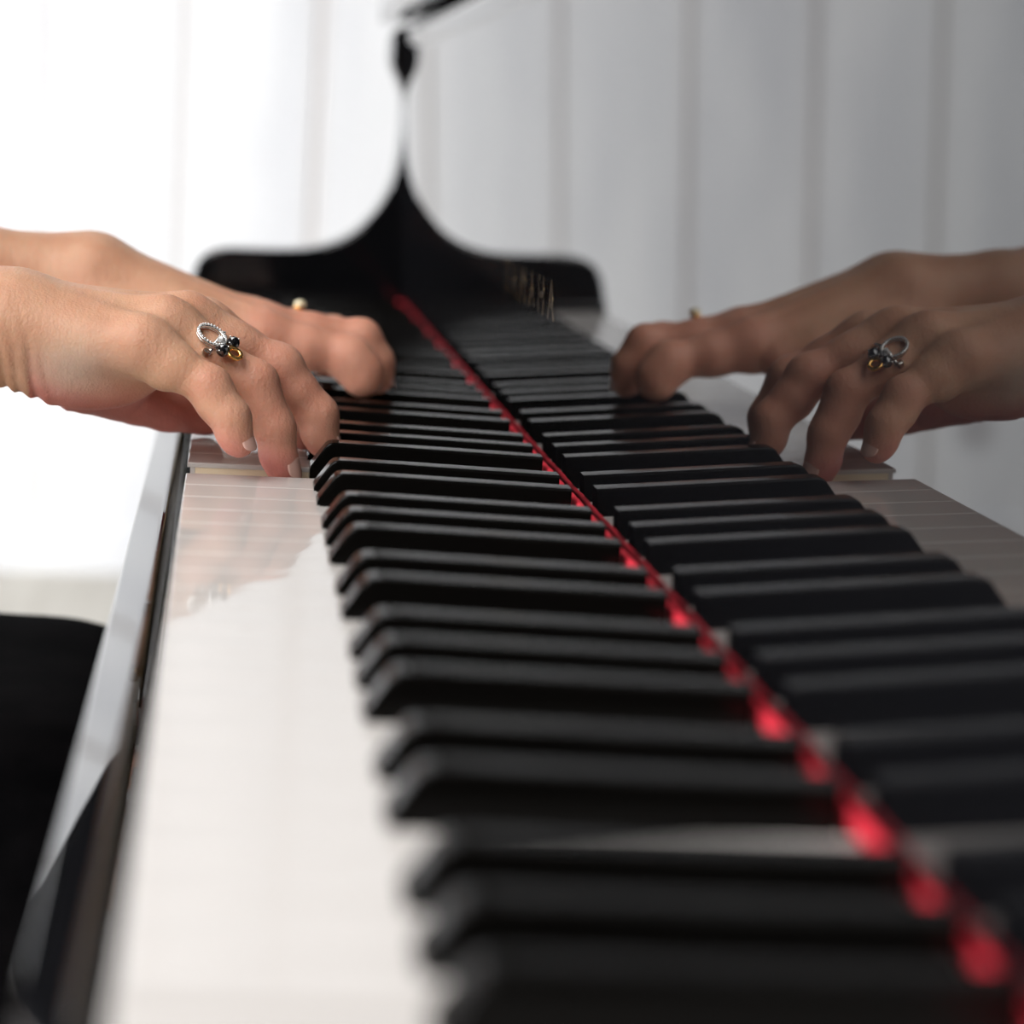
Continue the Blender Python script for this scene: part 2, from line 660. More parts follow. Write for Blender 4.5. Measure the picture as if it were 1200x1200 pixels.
# cheek blocks
for y0, y1 in ((YB + 2, YARM_B0 - .6), (YARM_T0 + .6, YT - 2)):
    bm = bmesh.new()
    box(bm, -6, 137.8, y0, y1, -59, 7.5, 3, 3)
    o = bm_obj('cheek_block', bm, M['lacquer'])
    shade_auto(o, 40)
    part(o)

# arms (the curved case ends)
prof = [(-16, -95), (-16, 8), (-15, 16), (-12.6, 23), (-8.6, 29), (-2.4, 33.6), (5, 36.2), (13, 37.2), (32.7, 37.8), (50, 38.4), (61.8, 39.2), (72, 40.3), (83, 43),
        (94.0, 47.2), (102, 51.6), (109.8, 57.3), (117, 65), (124, 73.8), (129.4, 83.5), (133.2, 93.9), (136, 104), (137.7, 115), (138.7, 130), (138.8, 148), (138.2, 161), (134.5, 170), (129.5, 179), (127.2, 188), (127.2, 203), (131, 209), (139, 211.5), (182, 211), (182, -95)]
for y0, y1 in ((YARM_B0, YARM_B1), (YARM_T1, YARM_T0)):
    bm = bmesh.new()
    prism(bm, prof, y0, y1, bevel=3, seg=3)
    o = bm_obj('arm', bm, M['lacquer'])
    shade_auto(o, 30)
    part(o)

# case rim: bent side, and bottom braces board
def rim_outline(inset=0.0):
    L = 1750
    pts = [(182, YARM_B1 - inset)]
    pts += [(600, YARM_B1 - inset), (1200, YARM_B1 - inset)]
    for i in range(1, 10):
        a = math.pi * i / 10
        pts.append((1420 + math.sin(a) * (300 - inset), YARM_B1 - inset - (1 - math.cos(a)) * (260 - inset * .8)))
    pts += [(1260, 330 + inset), (1080, 180 + inset), (900, -60 + inset), (760, -360 + inset), (640, -540 + inset), (520, -610 + inset), (400, YARM_T1 + inset), (182, YARM_T1 + inset)]
    return pts


bm = bmesh.new()
prism(bm, rim_outline(), -95, 211, axis='z')
o = bm_obj('case_rim', bm, M['lacquer'])
shade_auto(o, 50)
part(o)
bm = bmesh.new()
lidp = [(121, YARM_B1 + 12)] + [(x, y) for x, y in rim_outline(-12)[1:-1]] + [(121, YARM_T1 - 12)]
prism(bm, lidp, 214.0, 234.0, axis='z', bevel=4, seg=3)
o = bm_obj('lid', bm, M['lacquer'])
shade_auto(o, 30)
part(o)
# hinges between lid and case
for y in (400, 1000):
    bm = bmesh.new()
    box(bm, y, y + 60, YARM_B1 + .2, YARM_B1 + 3, 202, 213.5)
    part(bm_obj('lid_hinge', bm, M['brass']))

# legs, casters, lyre
for x, y in ((330, 690), (330, -500), (1420, 560)):
    bm = bmesh.new()
    a, b = 75, 45
    zs = [(-96, 75), (-150, 75), (-170, 62), (-600, 42), (-620, 50), (-640, 50)]
    rings = [[bm.verts.new(K(x + sx * r, y + sy * r, z)) for sx, sy in ((-1, -1), (1, -1), (1, 1), (-1, 1))] for z, r in zs]
    for p, q in zip(rings, rings[1:]):
        for j in range(4):
            bm.faces.new([p[j], p[(j + 1) % 4], q[(j + 1) % 4], q[j]])
    bm.faces.new(rings[0])
    bm.faces.new(rings[-1][::-1])
    lg = part(bm_obj('leg', bm, M['lacquer']))
    bm = bmesh.new()
    bmesh.ops.create_cone(bm, cap_ends=True, segments=28, radius1=.036, radius2=.036, depth=.03,
                          matrix=Matrix.Translation(K(x, y, -720 + 36.5)) @ Matrix.Rotation(math.pi / 2, 4, 'X'))
    box(bm, x - 12, x + 12, y - 25, y + 25, -684, -641)
    cs = bm_obj('caster', bm, M['brass'], lg)
bm = bmesh.new()
for y in (55, 150):
    box(bm, 300, 330, y - 12, y + 12, -560, -96, 2)
box(bm, 270, 360, 10, 195, -600, -560, 4)
ly = part(bm_obj('pedal_lyre', bm, M['lacquer']))
for y in (50, 102, 154):
    bm = bmesh.new()
    box(bm, 180, 300, y - 11, y + 11, -652, -642, 3, 3)
    box(bm, 285, 297, y - 5, y + 5, -643, -598)
    bm_obj('pedal', bm, M['brass'], ly)

# ------------------------------------------------------------------ signed distance modelling of the figure
def cone_sdf(P, a, b, ra, rb):
    a = np.asarray(a, np.float32)
    b = np.asarray(b, np.float32)
    ba = b - a
    L2 = float(ba @ ba)
    px, py, pz = P[0] - a[0], P[1] - a[1], P[2] - a[2]
    h = np.clip((px * ba[0] + py * ba[1] + pz * ba[2]) / L2, 0, 1)
    d = np.sqrt((px - h * ba[0]) ** 2 + (py - h * ba[1]) ** 2 + (pz - h * ba[2]) ** 2)
    return d - (ra + (rb - ra) * h)


def ell_sdf(P, c, r, R=None):
    px, py, pz = P[0] - c[0], P[1] - c[1], P[2] - c[2]
    if R is not None:
        qx = px * R[0][0] + py * R[0][1] + pz * R[0][2]
        qy = px * R[1][0] + py * R[1][1] + pz * R[1][2]
        qz = px * R[2][0] + py * R[2][1] + pz * R[2][2]
        px, py, pz = qx, qy, qz
    k = np.sqrt((px / r[0]) ** 2 + (py / r[1]) ** 2 + (pz / r[2]) ** 2)
    return (k - 1) * min(r)


def smin(a, b, k):
    if k <= 0:
        return np.minimum(a, b)
    h = np.clip(0.5 + 0.5 * (b - a) / k, 0, 1)
    return b + (a - b) * h - k * h * (1 - h)


def frame(d, up):
    d = np.asarray(d, float)
    d = d / np.linalg.norm(d)
    up = np.asarray(up, float)
    s = np.cross(up, d)
    s = s / np.linalg.norm(s)
    u = np.cross(d, s)
    return np.array([d, s, u])


def surface_nets(D, xs, ys, zs):
    """D[x,y,z] signed distances -> verts, quads"""
    nx, ny, nz = D.shape
    s = D < 0
    cnt = np.zeros((nx - 1, ny - 1, nz - 1), np.uint8)
    for i in (0, 1):
        for j in (0, 1):
            for k in (0, 1):
                cnt += s[i:nx - 1 + i, j:ny - 1 + j, k:nz - 1 + k]
    act = (cnt > 0) & (cnt < 8)
    cells = np.argwhere(act)
    idx = np.full(act.shape, -1, np.int64)
    idx[act] = np.arange(len(cells))
    acc = np.zeros((len(cells), 3))
    num = np.zeros(len(cells))
    axs = (xs, ys, zs)
    corners = [(0, 0, 0), (1, 0, 0), (0, 1, 0), (1, 1, 0), (0, 0, 1), (1, 0, 1), (0, 1, 1), (1, 1, 1)]
    for a in range(8):
        for ax in range(3):
            ca = corners[a]
            if ca[ax]:
                continue
            cb = list(ca)
            cb[ax] = 1
            ia = cells + np.array(ca)
            ib = cells + np.array(cb)
            da = D[ia[:, 0], ia[:, 1], ia[:, 2]]
            db = D[ib[:, 0], ib[:, 1], ib[:, 2]]
            m = (da < 0) != (db < 0)
            t = np.where(m, da / np.where(m, da - db, 1), 0)
            pa = np.stack([axs[q][ia[:, q]] for q in range(3)], 1)
            pb = np.stack([axs[q][ib[:, q]] for q in range(3)], 1)
            p = pa + (pb - pa) * t[:, None]
            acc[m] += p[m]
            num[m] += 1
    V = acc / num[:, None]
    quads = []
    for ax in range(3):
        A = [slice(None)] * 3
        B = [slice(None)] * 3
        A[ax] = slice(0, -1)
        B[ax] = slice(1, None)
        sa, sb = s[tuple(A)], s[tuple(B)]
        e = np.argwhere(sa != sb)
        o1, o2 = [q for q in range(3) if q != ax]
        ok = (e[:, o1] > 0) & (e[:, o2] > 0) & (e[:, o1] < D.shape[o1] - 1) & (e[:, o2] < D.shape[o2] - 1)
        e = e[ok]
        flip = sa[e[:, 0], e[:, 1], e[:, 2]]
        c = []
        for d1, d2 in ((-1, -1), (0, -1), (0, 0), (-1, 0)):
            q = e.copy()
            q[:, o1] += d1
            q[:, o2] += d2
            c.append(idx[q[:, 0], q[:, 1], q[:, 2]])
        c = np.stack(c, 1)
        if ax == 1:
            flip = ~flip
        c[~flip] = c[~flip][:, ::-1]
        quads.append(c)
    return V, np.concatenate(quads)


def mesh_from(name, V, Q, f=K):
    W_ = np.empty_like(V)
    W_[:, 0] = V[:, 0] / 1000
    W_[:, 1] = V[:, 1] / 1000
    W_[:, 2] = (V[:, 2] + KZ) / 1000
    me = bpy.data.meshes.new(name)
    me.vertices.add(len(V))
    me.vertices.foreach_set('co', W_.ravel())
    me.loops.add(Q.size)
    me.loops.foreach_set('vertex_index', Q.ravel())
    me.polygons.add(len(Q))
    me.polygons.foreach_set('loop_start', np.arange(0, Q.size, 4))
    me.polygons.foreach_set('loop_total', np.full(len(Q), 4))
    me.polygons.foreach_set('use_smooth', np.ones(len(Q), bool))
    me.update(calc_edges=True)
    me.validate()
    return me


def relax(V, Q, n=2, w=0.5):
    e = np.concatenate([Q[:, [0, 1]], Q[:, [1, 2]], Q[:, [2, 3]], Q[:, [3, 0]]])
    for _ in range(n):
        acc = np.zeros_like(V)
        num = np.zeros(len(V))
        for a, b in ((0, 1), (1, 0)):
            for c in range(3):
                acc[:, c] += np.bincount(e[:, a], V[e[:, b], c], len(V))
            num += np.bincount(e[:, a], minlength=len(V))
        V = V * (1 - w) + w * acc / num[:, None]
    return V


def axis_coords(lo, f0, f1, hi, fine, coarse):
    """coarse..fine..coarse coordinates with growing steps"""
    mid = list(np.arange(f0, f1 + 1e-6, fine))
    left, right = [], []
    x, st = f0, fine
    while x > lo:
        st = min(coarse, st * 1.18)
        x -= st
        left.append(x)
    x, st = mid[-1], fine
    while x < hi:
        st = min(coarse, st * 1.18)
        x += st
        right.append(x)
    return np.array(left[::-1] + mid + right, np.float32)


FINE = 1.15
gx = axis_coords(-820, -112, 100, 150, FINE, 11)
gy = axis_coords(-160, -24, 226, 420, FINE, 11)
gz = axis_coords(-722, -9, 86, 760, FINE, 11)
FIELD = np.full((len(gx), len(gy), len(gz)), 60.0, np.float32)


def region(lo, hi):
    sl = []
    for g, a, b in zip((gx, gy, gz), lo, hi):
        i0 = max(0, np.searchsorted(g, a) - 1)
        i1 = min(len(g), np.searchsorted(g, b) + 1)
        sl.append(slice(i0, i1))
    P = np.meshgrid(gx[sl[0]], gy[sl[1]], gz[sl[2]], indexing='ij')
    return tuple(sl), P


def arr(*a):
    return np.array(a, float)


# right hand (nearest the camera): joints in keyboard millimetres
RH_ = dict(
    pinky=[(-17.5, 3, 47.5), (7.6, -3.5, 33.8), (16.2, -7.5, 23.0), (19.6, -8.5, 14.0)],
    ring=[(-9.5, 20, 53.5), (25.0, 15, 33.6), (33.2, 12, 17.0), (37.2, 11.5, 1.5)],
    middle=[(-1.0, 37, 53.6), (34.6, 36, 37.6), (50.6, 34.5, 19.8), (53.6, 33.5, 9.0)],
    index=[(5.0, 56, 50.0), (36.0, 60, 33.5), (45.5, 60, 17.0), (46.5, 60, 7.6)],
    thumb=[(-58, 52, 34), (-32, 73, 21.5), (-11, 84, 12.5), (6, 90, 8.6)])
RR = dict(pinky=(8.6, 7.3, 6.5, 5.9), ring=(9.2, 8.1, 7.2, 6.7), middle=(9.8, 8.7, 7.4, 6.7), index=(9.8, 8.6, 7.4, 6.6),
          thumb=(14.0, 11.0, 9.4, 8.2))
LH_ = dict(
    pinky=[(20, 207, 38), (50, 210, 34), (60, 210, 26), (63, 209, 18.5)],
    ring=[(26, 190, 39.5), (64, 192, 35.5), (74, 191, 25), (76, 190, 19)],
    middle=[(30, 170, 40.0), (75.6, 172, 36.6), (83.4, 172, 26), (85.0, 172, 18.2)],
    index=[(31, 150, 38.0), (69.0, 148, 30.4), (76.0, 147, 24.0), (76.6, 146, 20.6)],
    thumb=[(-50, 154, 44), (-24, 142, 38), (0, 138, 34), (18, 140, 31)])
LR = dict(pinky=(8.6, 7.4, 6.6, 6.0), ring=(9.6, 8.4, 7.4, 6.8), middle=(9.8, 8.7, 7.7, 7.0), index=(10.2, 9.3, 8.3, 7.6),
          thumb=(13.0, 10.6, 9.4, 8.2))


def hand(J, R, wrist, wrist2, elbow, shoulder, side, lo, hi, hyp, creases=True):
    """side: y direction from the little finger to the thumb"""
    sl, P = region(lo, hi)
    wrist = arr(*wrist)
    order = ['index', 'middle', 'ring', 'pinky']
    # palm: metacarpals
    palm = None
    for i, fn in enumerate(order):
        a = wrist + arr(6, side * (12 - 8.5 * i), 0.5)
        m = arr(*J[fn][0])
        rr = R[fn][0]
        c = cone_sdf(P, a, m - arr(3, 0, 1.5), 15.5, rr + 0.8)
        palm = c if palm is None else smin(palm, c, 13)
    for c, r in hyp:                                       # heel of the hand and thumb mound
        palm = smin(palm, ell_sdf(P, c, r), 9)
    th = J['thumb']
    palm = smin(palm, cone_sdf(P, th[0], th[1], R['thumb'][0], R['thumb'][1]), 10)
    # wrist and forearm start (two bones side by side give the flat oval)
    for s in (-1, 1):
        off = arr(0, 7.5 * s, 0)
        palm = smin(palm, cone_sdf(P, wrist + off, arr(*wrist2) + off, 19.0, 19.8), 12)
    el = arr(*elbow)
    for s in (-1, 1):
        off = arr(0, 7.5 * s, 0)
        palm = smin(palm, cone_sdf(P, arr(*wrist2) + off, el + off, 19.8, 34), 8)
    palm = smin(palm, cone_sdf(P, el, shoulder, 35, 44), 12)
    total = palm
    for fn in ['thumb'] + order:
        j, r = J[fn], R[fn]
        f = None
        for q in range(3):
            c = cone_sdf(P, j[q], j[q + 1], r[q] * (0.98 if q == 0 else 0.97), r[q + 1] * (0.97 if q < 2 else 1))
            mid = arr(*j[q]) * .5 + arr(*j[q + 1]) * .5
            f = c if f is None else smin(f, c, 5.5)
            if q < 2:
                f = smin(f, ell_sdf(P, mid - arr(1.2, 0, .8), ((r[q] + r[q + 1]) * .52,) * 3), 5)
        # knuckle pads
        for q in (1, 2):
            d = arr(*j[q + 1]) - arr(*j[q - 1])
            fr = frame(d, (0.0, 0.0, 1.0) if abs(d[2]) < np.linalg.norm(d) * .95 else (1, 0, 0))
            up = fr[2] if fr[2][2] > 0 else -fr[2]
            cen = arr(*j[q]) + up * r[q] * 0.06
            f = smin(f, ell_sdf(P, cen, (r[q] * (.95 if q == 1 else .86), r[q] * (.92 if q == 1 else .86), r[q] * (.93 if q == 1 else .86)), fr), 4)
        # soft finger pulp
        d = arr(*j[3]) - arr(*j[2])
        dn = d / np.linalg.norm(d)
        pul = arr(-1, 0, 0) - dn * (arr(-1, 0, 0) @ dn)
        if fn != 'thumb':
            f = smin(f, ell_sdf(P, arr(*j[2]) + d * .65 + pul * 1.6, (r[3] * 1.02,) * 3), 3)
        k = 10.0 if fn != 'thumb' else 7.0
        total = np.minimum(total, smin(palm, f, k))
    # webbing between neighbouring fingers
    for a, b in zip(order, order[1:]):
        pa = arr(*J[a][0]) * .62 + arr(*J[a][1]) * .38
        pb = arr(*J[b][0]) * .62 + arr(*J[b][1]) * .38
        total = smin(total, cone_sdf(P, pa - arr(2, 0, 5), pb - arr(2, 0, 5), 5.0, 5.0), 4)
    # tendons on the back of the hand
    for i, fn in enumerate(order):
        a = wrist + arr(16, side * (8 - 6 * i), 12.5)
        m = arr(*J[fn][0]) + arr(-1, 0, R[fn][0] - 1.2)
        total = smin(total, cone_sdf(P, a, m, 1.2, 2.2), 5)
        total = smin(total, ell_sdf(P, arr(*J[fn][0]) + arr(0, 0, .8), (8.5, 7.2, 7.4)), 7)
    if creases:
        disp = np.zeros_like(total)
        near = np.abs(total) < 3
        X, Y, Z = P[0][near], P[1][near], P[2][near]
        dd = np.zeros(X.shape, np.float32)
        for fn in order + ['thumb']:
            j, r = J[fn], R[fn]
            for q in (1, 2):
                a = arr(*j[q])
                d = arr(*j[q + 1]) - arr(*j[q - 1])
                dn = d / np.linalg.norm(d)
                t = (X - a[0]) * dn[0] + (Y - a[1]) * dn[1] + (Z - a[2]) * dn[2]
                rad = np.sqrt((X - a[0]) ** 2 + (Y - a[1]) ** 2 + (Z - a[2]) ** 2)
                wgt = np.exp(-(rad / (r[q] * 1.05)) ** 4) * (1.0 if q == 1 else .6)
                wob = 0.5 * np.sin(Y * .9 + X * .4)
                dd += wgt * 0.32 * (np.exp(-((t - 2.0 + wob) / .75) ** 2) + np.exp(-((t + .3 + wob) / .75) ** 2) + np.exp(-((t + 2.8 - wob) / .75) ** 2))
        # wrist folds on the little-finger side
        w0 = wrist
        for off, amp, dep in ((-2, 1.9, 1.0), (3.5, 1.3, 1.0), (9.5, 1.6, .8), (15, .7, .7)):
            s_ = (X - w0[0] - off) + 0.22 * (Z - w0[2]) + 1.2 * np.sin(Z * .16 + off)
            low = 1 / (1 + np.exp((Z - w0[2] + 2) / 5.0))
            dd += amp * np.exp(-(s_ / 1.5) ** 2) * low * (0.85 if side > 0 else .3)
        # fine cross lines on the back of the hand
        back = np.exp(-((X - w0[0] - 16) / 22) ** 2)
        dd += 0.10 * back * np.sin(X * 1.9 + Z * .45 + 1.5 * np.sin(Z * .35))
        # palm crease beside the thumb mound
        if side > 0:
            s_ = (X + 14) * .75 - (Z - 20) * .66 + 1.5
            m_ = np.exp(-((X + 12) / 16) ** 2 - ((Z - 18) / 14) ** 2)
            dd += 1.1 * m_ * np.exp(-(s_ / 1.1) ** 2)
        disp[near] = dd
        total = total + disp
    FIELD[sl] = np.minimum(FIELD[sl], total)


SH_R, SH_L = (-455, -70, 330), (-455, 330, 330)
hand(RH_, RR, (-71, 30, 49.0), (-104, 22, 52.5), (-335, -95, 74), SH_R, +1, (-560, -160, -20), (85, 118, 420),
     hyp=[((-50, 14, 37), (19, 11, 15)), ((-34, 22, 35), (22, 13, 15)), ((-36, 62, 30), (24, 15, 14)), ((-12, 40, 42), (24, 26, 11))])
hand(LH_, LR, (-52, 174, 56.0), (-100, 172, 56.5), (-335, 350, 64), SH_L, -1, (-560, 112, -20), (115, 420, 420),
     hyp=[((-22, 190, 42), (24, 15, 15)), ((-18, 150, 40), (26, 18, 14)), ((6, 165, 36), (26, 26, 12))])

# torso, neck, head, legs (mostly outside the photograph)
sl, P = region((-820, -160, -722), (150, 420, 760))
cy = 130.0
body = ell_sdf(P, (-480, cy, 230), (85, 140, 190))
body = smin(body, ell_sdf(P, (-480, cy, 40), (80, 120, 150)), 60)
body = smin(body, ell_sdf(P, (-490, cy, -118), (112, 160, 104)), 40)
for s in (-1, 1):
    body = smin(body, cone_sdf(P, (-470, cy + 90 * s, 345), (-458, cy + 185 * s, 325), 50, 44), 30)
body = smin(body, cone_sdf(P, (-475, cy, 370), (-455, cy, 450), 50, 46), 25)
head = ell_sdf(P, (-440, cy, 540), (92, 74, 112))
head = smin(head, ell_sdf(P, (-405, cy, 490), (58, 52, 52)), 30)
head = smin(head, cone_sdf(P, (-352, cy, 545), (-338, cy, 520), 7, 11), 8)          # nose
head = smin(head, ell_sdf(P, (-349, cy, 487), (10, 24, 8)), 8)                       # lips
for s in (-1, 1):
    head = smin(head, ell_sdf(P, (-445, cy + 76 * s, 530), (18, 7, 30)), 5)          # ears
    head = np.maximum(head, -ell_sdf(P, (-350, cy + 31 * s, 555), (12, 17, 10)) + 0)
body = smin(body, head, 18)
for s in (-1, 1):
    hip = (-470, cy + 75 * s, -152)
    knee = (-70, cy + 88 * s, -192)
    ank = (-40, cy + 88 * s, -640)
    body = smin(body, cone_sdf(P, hip, knee, 74, 54), 20)
    body = smin(body, cone_sdf(P, knee, ank, 52, 32), 12)
    body = smin(body, cone_sdf(P, ank, (70, cy + 95 * s, -690), 32, 24), 12)
FIELD[sl] = smin(FIELD[sl], body, 10) if False else np.minimum(FIELD[sl], body)

V, Q = surface_nets(FIELD, gx, gy, gz)
V = relax(V, Q, 2, 0.5)
del FIELD
# keep only the largest connected piece
me = mesh_from('body', V, Q)


def pigment_and_light(V):
    base = np.array([0.70, 0.395, 0.255])
    red = np.array([0.64, 0.235, 0.195])
    pale = np.array([0.76, 0.56, 0.45])
    wgt = np.zeros(len(V))
    for J, R in ((RH_, RR), (LH_, LR)):
        for fn, j in J.items():
            r = R[fn]
            for q, amp in ((0, .35), (1, .75), (2, .4), (3, .8)):
                d = np.linalg.norm(V - np.array(j[q]), axis=1)
                wgt = np.maximum(wgt, amp * np.exp(-(d / (r[q] * 1.15)) ** 4))
    fing = np.clip((V[:, 0] - 2) / 30, 0, 1) * (V[:, 0] < 110) * .38
    wgt = np.maximum(wgt, fing)
    # palms and finger undersides are redder
    for J, y0, y1 in ((RH_, -30, 118), (LH_, 118, 235)):
        m = (V[:, 1] > y0) & (V[:, 1] < y1) & (V[:, 0] > -60) & (V[:, 0] < 100) & (V[:, 2] < 60)
        depth = np.clip((36 - V[:, 2] + (V[:, 0] + 20) * -0.28) / 18, 0, 1) * m
        wgt = np.maximum(wgt, depth * 1.0)
    p = np.exp(-((V[:, 0] + 42) / 16) ** 2 - ((V[:, 2] - 39) / 10) ** 2 - ((V[:, 1] - 5) / 22) ** 2)  # pale heel of the hand: light from the camera side put into the colour
    c = base + (red - base) * wgt[:, None]
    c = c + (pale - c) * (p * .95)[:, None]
    return c


col = me.color_attributes.new('pigment_and_light', 'FLOAT_COLOR', 'POINT')
n_v = len(me.vertices)
co = np.empty(n_v * 3)
me.vertices.foreach_get('co', co)
co = co.reshape(-1, 3) * 1000
co[:, 2] -= KZ
C4 = np.ones((n_v, 4))
C4[:, :3] = pigment_and_light(co)
col.data.foreach_set('color', C4.ravel())

person = empty('person', (-0.48, 0.13, 0.0),
               'person in black seated at the piano, both bare hands playing the keys', 'person')
PI2 = Matrix.Translation(-person.location)
body_o = new_obj('body', me, None, M['skin'])
body_o.parent = person
body_o.matrix_parent_inverse = PI2


def pp(o):
    o.parent = person
    o.matrix_parent_inverse = PI2
    return o


# fingernails: thin curved plates let into the fingertips
def nail(J, R, fn, dorsal, wid=.86, back=0.9):
    a, b = arr(*J[fn][2]), arr(*J[fn][3])
    r = R[fn][3]
    d = (b - a) / np.linalg.norm(b - a)
    u = arr(*dorsal)
    u = u - d * (u @ d)
    u /= np.linalg.norm(u)
    s = np.cross(d, u)
    bm = bmesh.new()
    nl, nw = 10, 10
    top = []
    for i in range(nl + 1):
        row = []
        for j in range(nw + 1):
            v = -1 + 2 * j / nw
            t_ = i / nl
            along = (-4.2 + 8.2 * t_) * (r / 6.6)
            # rounded free edge and cuticle
            sh = 1.0 if t_ < .55 else math.sqrt(max(0.05, 1 - .9 * ((t_ - .55) / .45) ** 2))
            if t_ < .3:
                sh = math.sqrt(1 - .6 * ((.3 - t_) / .3) ** 2)
            ang = v * sh * 0.85 * wid
            rad = r * 1.0 + 0.16 - (0.9 * max(0, t_ - .6) ** 2 * 2)
            p = b + d * (along + back) + (u * math.cos(ang) + s * math.sin(ang)) * rad
            row.append(bm.verts.new(K(*p)))
        top.append(row)
    for i in range(nl):
        for j in range(nw):
            bm.faces.new([top[i][j], top[i][j + 1], top[i + 1][j + 1], top[i + 1][j]])
    o = bm_obj('fingernail', bm, M['nail'], None, True)
    sd = o.modifiers.new('solid', 'SOLIDIFY')
    sd.thickness = 0.0004
    sd.offset = -1
    o.parent = body_o
    return o


nail(RH_, RR, 'pinky', (1, -.75, .25))
nail(RH_, RR, 'ring', (1, -.65, .2))
nail(RH_, RR, 'middle', (1, .1, .1))
nail(RH_, RR, 'index', (1, .1, .1))
nail(LH_, LR, 'index', (1, .1, .1))
nail(LH_, LR, 'middle', (1, 0, .1))
nail(LH_, LR, 'ring', (1, 0, .1))
nail(LH_, LR, 'pinky', (1, 0, .1))
for s in (-1, 1):
    bm = bmesh.new()
    ball(bm, K(-361, cy + 31 * s, 555), 0.0115, 3)
    pp(bm_obj('eye', bm, M['eye'], None, True))

# dress: bodice with short sleeves and a skirt over the knees
dx = np.arange(-660, 70, 9.0, dtype=np.float32)
dy = np.arange(-175, 440, 9.0, dtype=np.float32)
dz = np.arange(-640, 420, 9.0, dtype=np.float32)
P = np.meshgrid(dx, dy, dz, indexing='ij')
D = ell_sdf(P, (-480, cy, 225), (97, 150, 185))
D = smin(D, ell_sdf(P, (-480, cy, 40), (92, 132, 155)), 60)
D = smin(D, ell_sdf(P, (-490, cy, -118), (128, 178, 116)), 40)
for s, sh in ((-1, SH_R), (1, SH_L)):
    D = smin(D, cone_sdf(P, (-470, cy + 80 * s, 335), sh, 60, 56), 30)
    el = np.array((-335, -95, 74) if s < 0 else (-335, 350, 64), float)
    wr = np.array((-104, 22, 52.5) if s < 0 else (-100, 172, 56.5), float)
    end = wr + (el - wr) * .45
    D = smin(D, cone_sdf(P, sh, el, 56, 46), 15)
    D = smin(D, cone_sdf(P, el, end, 46, 38), 12)
D = np.maximum(D, P[2] - 352)                                  # neckline
hipc = (-470, cy, -165)
sk = None
for yy in np.linspace(-84, 92, 7):
    c = cone_sdf(P, (-470, cy + yy * .9, -152), (-62, cy + yy, -193), 86, 70)
    sk = c if sk is None else smin(sk, c, 20)
    c2 = cone_sdf(P, (-62, cy + yy, -193), (-75, cy + yy * 1.08, -560), 68, 92)
    sk = smin(sk, c2, 20)
fold = 4 * np.sin(P[1] * .085 + .004 * P[2]) * np.clip((-150 - P[2]) / 200, 0, 1)
D = smin(D, sk + fold, 30)
D = np.maximum(D, -(P[2] + 560))
V, Q = surface_nets(D, dx, dy, dz)
V = relax(V, Q, 2)
pp(new_obj('dress', mesh_from('dress', V, Q), None, M['dress']))
# hair
hx = np.arange(-600, -330, 6.0, dtype=np.float32)
hy = np.arange(20, 240, 6.0, dtype=np.float32)
hz = np.arange(330, 700, 6.0, dtype=np.float32)
P = np.meshgrid(hx, hy, hz, indexing='ij')
D = ell_sdf(P, (-452, cy, 556), (96, 84, 112))
D = smin(D, cone_sdf(P, (-510, cy, 540), (-530, cy, 390), 60, 48), 25)
D = np.maximum(D, -ell_sdf(P, (-360, cy, 510), (72, 62, 92)))
V, Q = surface_nets(D, hx, hy, hz)
V = relax(V, Q, 2)
pp(new_obj('hair', mesh_from('hair', V, Q), None, M['hair']))
# shoes
for s in (-1, 1):
    bm = bmesh.new()
    ball(bm, K(20, cy + 92 * s, -688), 0.03, 3, scale=(3.4, 1.35, 1.05))
    box(bm, -62, -38, cy + 80 * s - 12 * s, cy + 104 * s - 0 * s, -719.5, -690)
    pp(bm_obj('shoe', bm, M['leather'], None, True))

# ------------------------------------------------------------------ piano bench
bench = empty('piano_bench', (-0.52, 0.13, 0.0), 'black leather piano bench under the seated person', 'bench')
BI = Matrix.Translation(-bench.location)


def bp_(o):
    o.parent = bench
    o.matrix_parent_inverse = BI
    return o


bm = bmesh.new()
box(bm, -680, -350, -230, 490, -305, -252, 14, 4)
o = bm_obj('cushion', bm, M['leather'])
shade_auto(o, 50)
bp_(o)
bm = bmesh.new()
box(bm, -670, -360, -220, 480, -350, -306, 2)
bp_(bm_obj('bench_frame', bm, M['lacquer']))
for x in (-650, -380):
    for y in (-200, 460):
        bm = bmesh.new()
        box(bm, x - 22, x + 22, y - 22, y + 22, -720, -346, 2)
        bp_(bm_obj('leg', bm, M['lacquer']))

# ------------------------------------------------------------------ rings
def circle_pts(c, n, u, r1, r2, k=40):
    n = Vector(n).normalized()
    u = Vector(u)
    u = (u - n * u.dot(n)).normalized()
    v = n.cross(u)
    return [c + (u * math.cos(2 * math.pi * i / k) * r1 + v * math.sin(2 * math.pi * i / k) * r2) / 1000 for i in range(k)], u, v


A4, B4 = arr(*RH_['ring'][0]), arr(*RH_['ring'][1])
axis = (B4 - A4) / np.linalg.norm(B4 - A4)
r_at = 9.6
ringc = A4 + axis * 19.6
# surface normal above the finger, turned a little towards the camera
nrm = arr(0.25, -0.78, 1.0)
nrm = nrm - axis * (nrm @ axis)
nrm /= np.linalg.norm(nrm)
ring_root = empty('finger_ring', K(*ringc), 'silver ring with sparkling circle, two black stones and small gold hoop', 'ring')
RI = Matrix.Translation(-ring_root.location)


def rp(o, root=ring_root, inv=RI):
    o.parent = root
    o.matrix_parent_inverse = inv
    return o


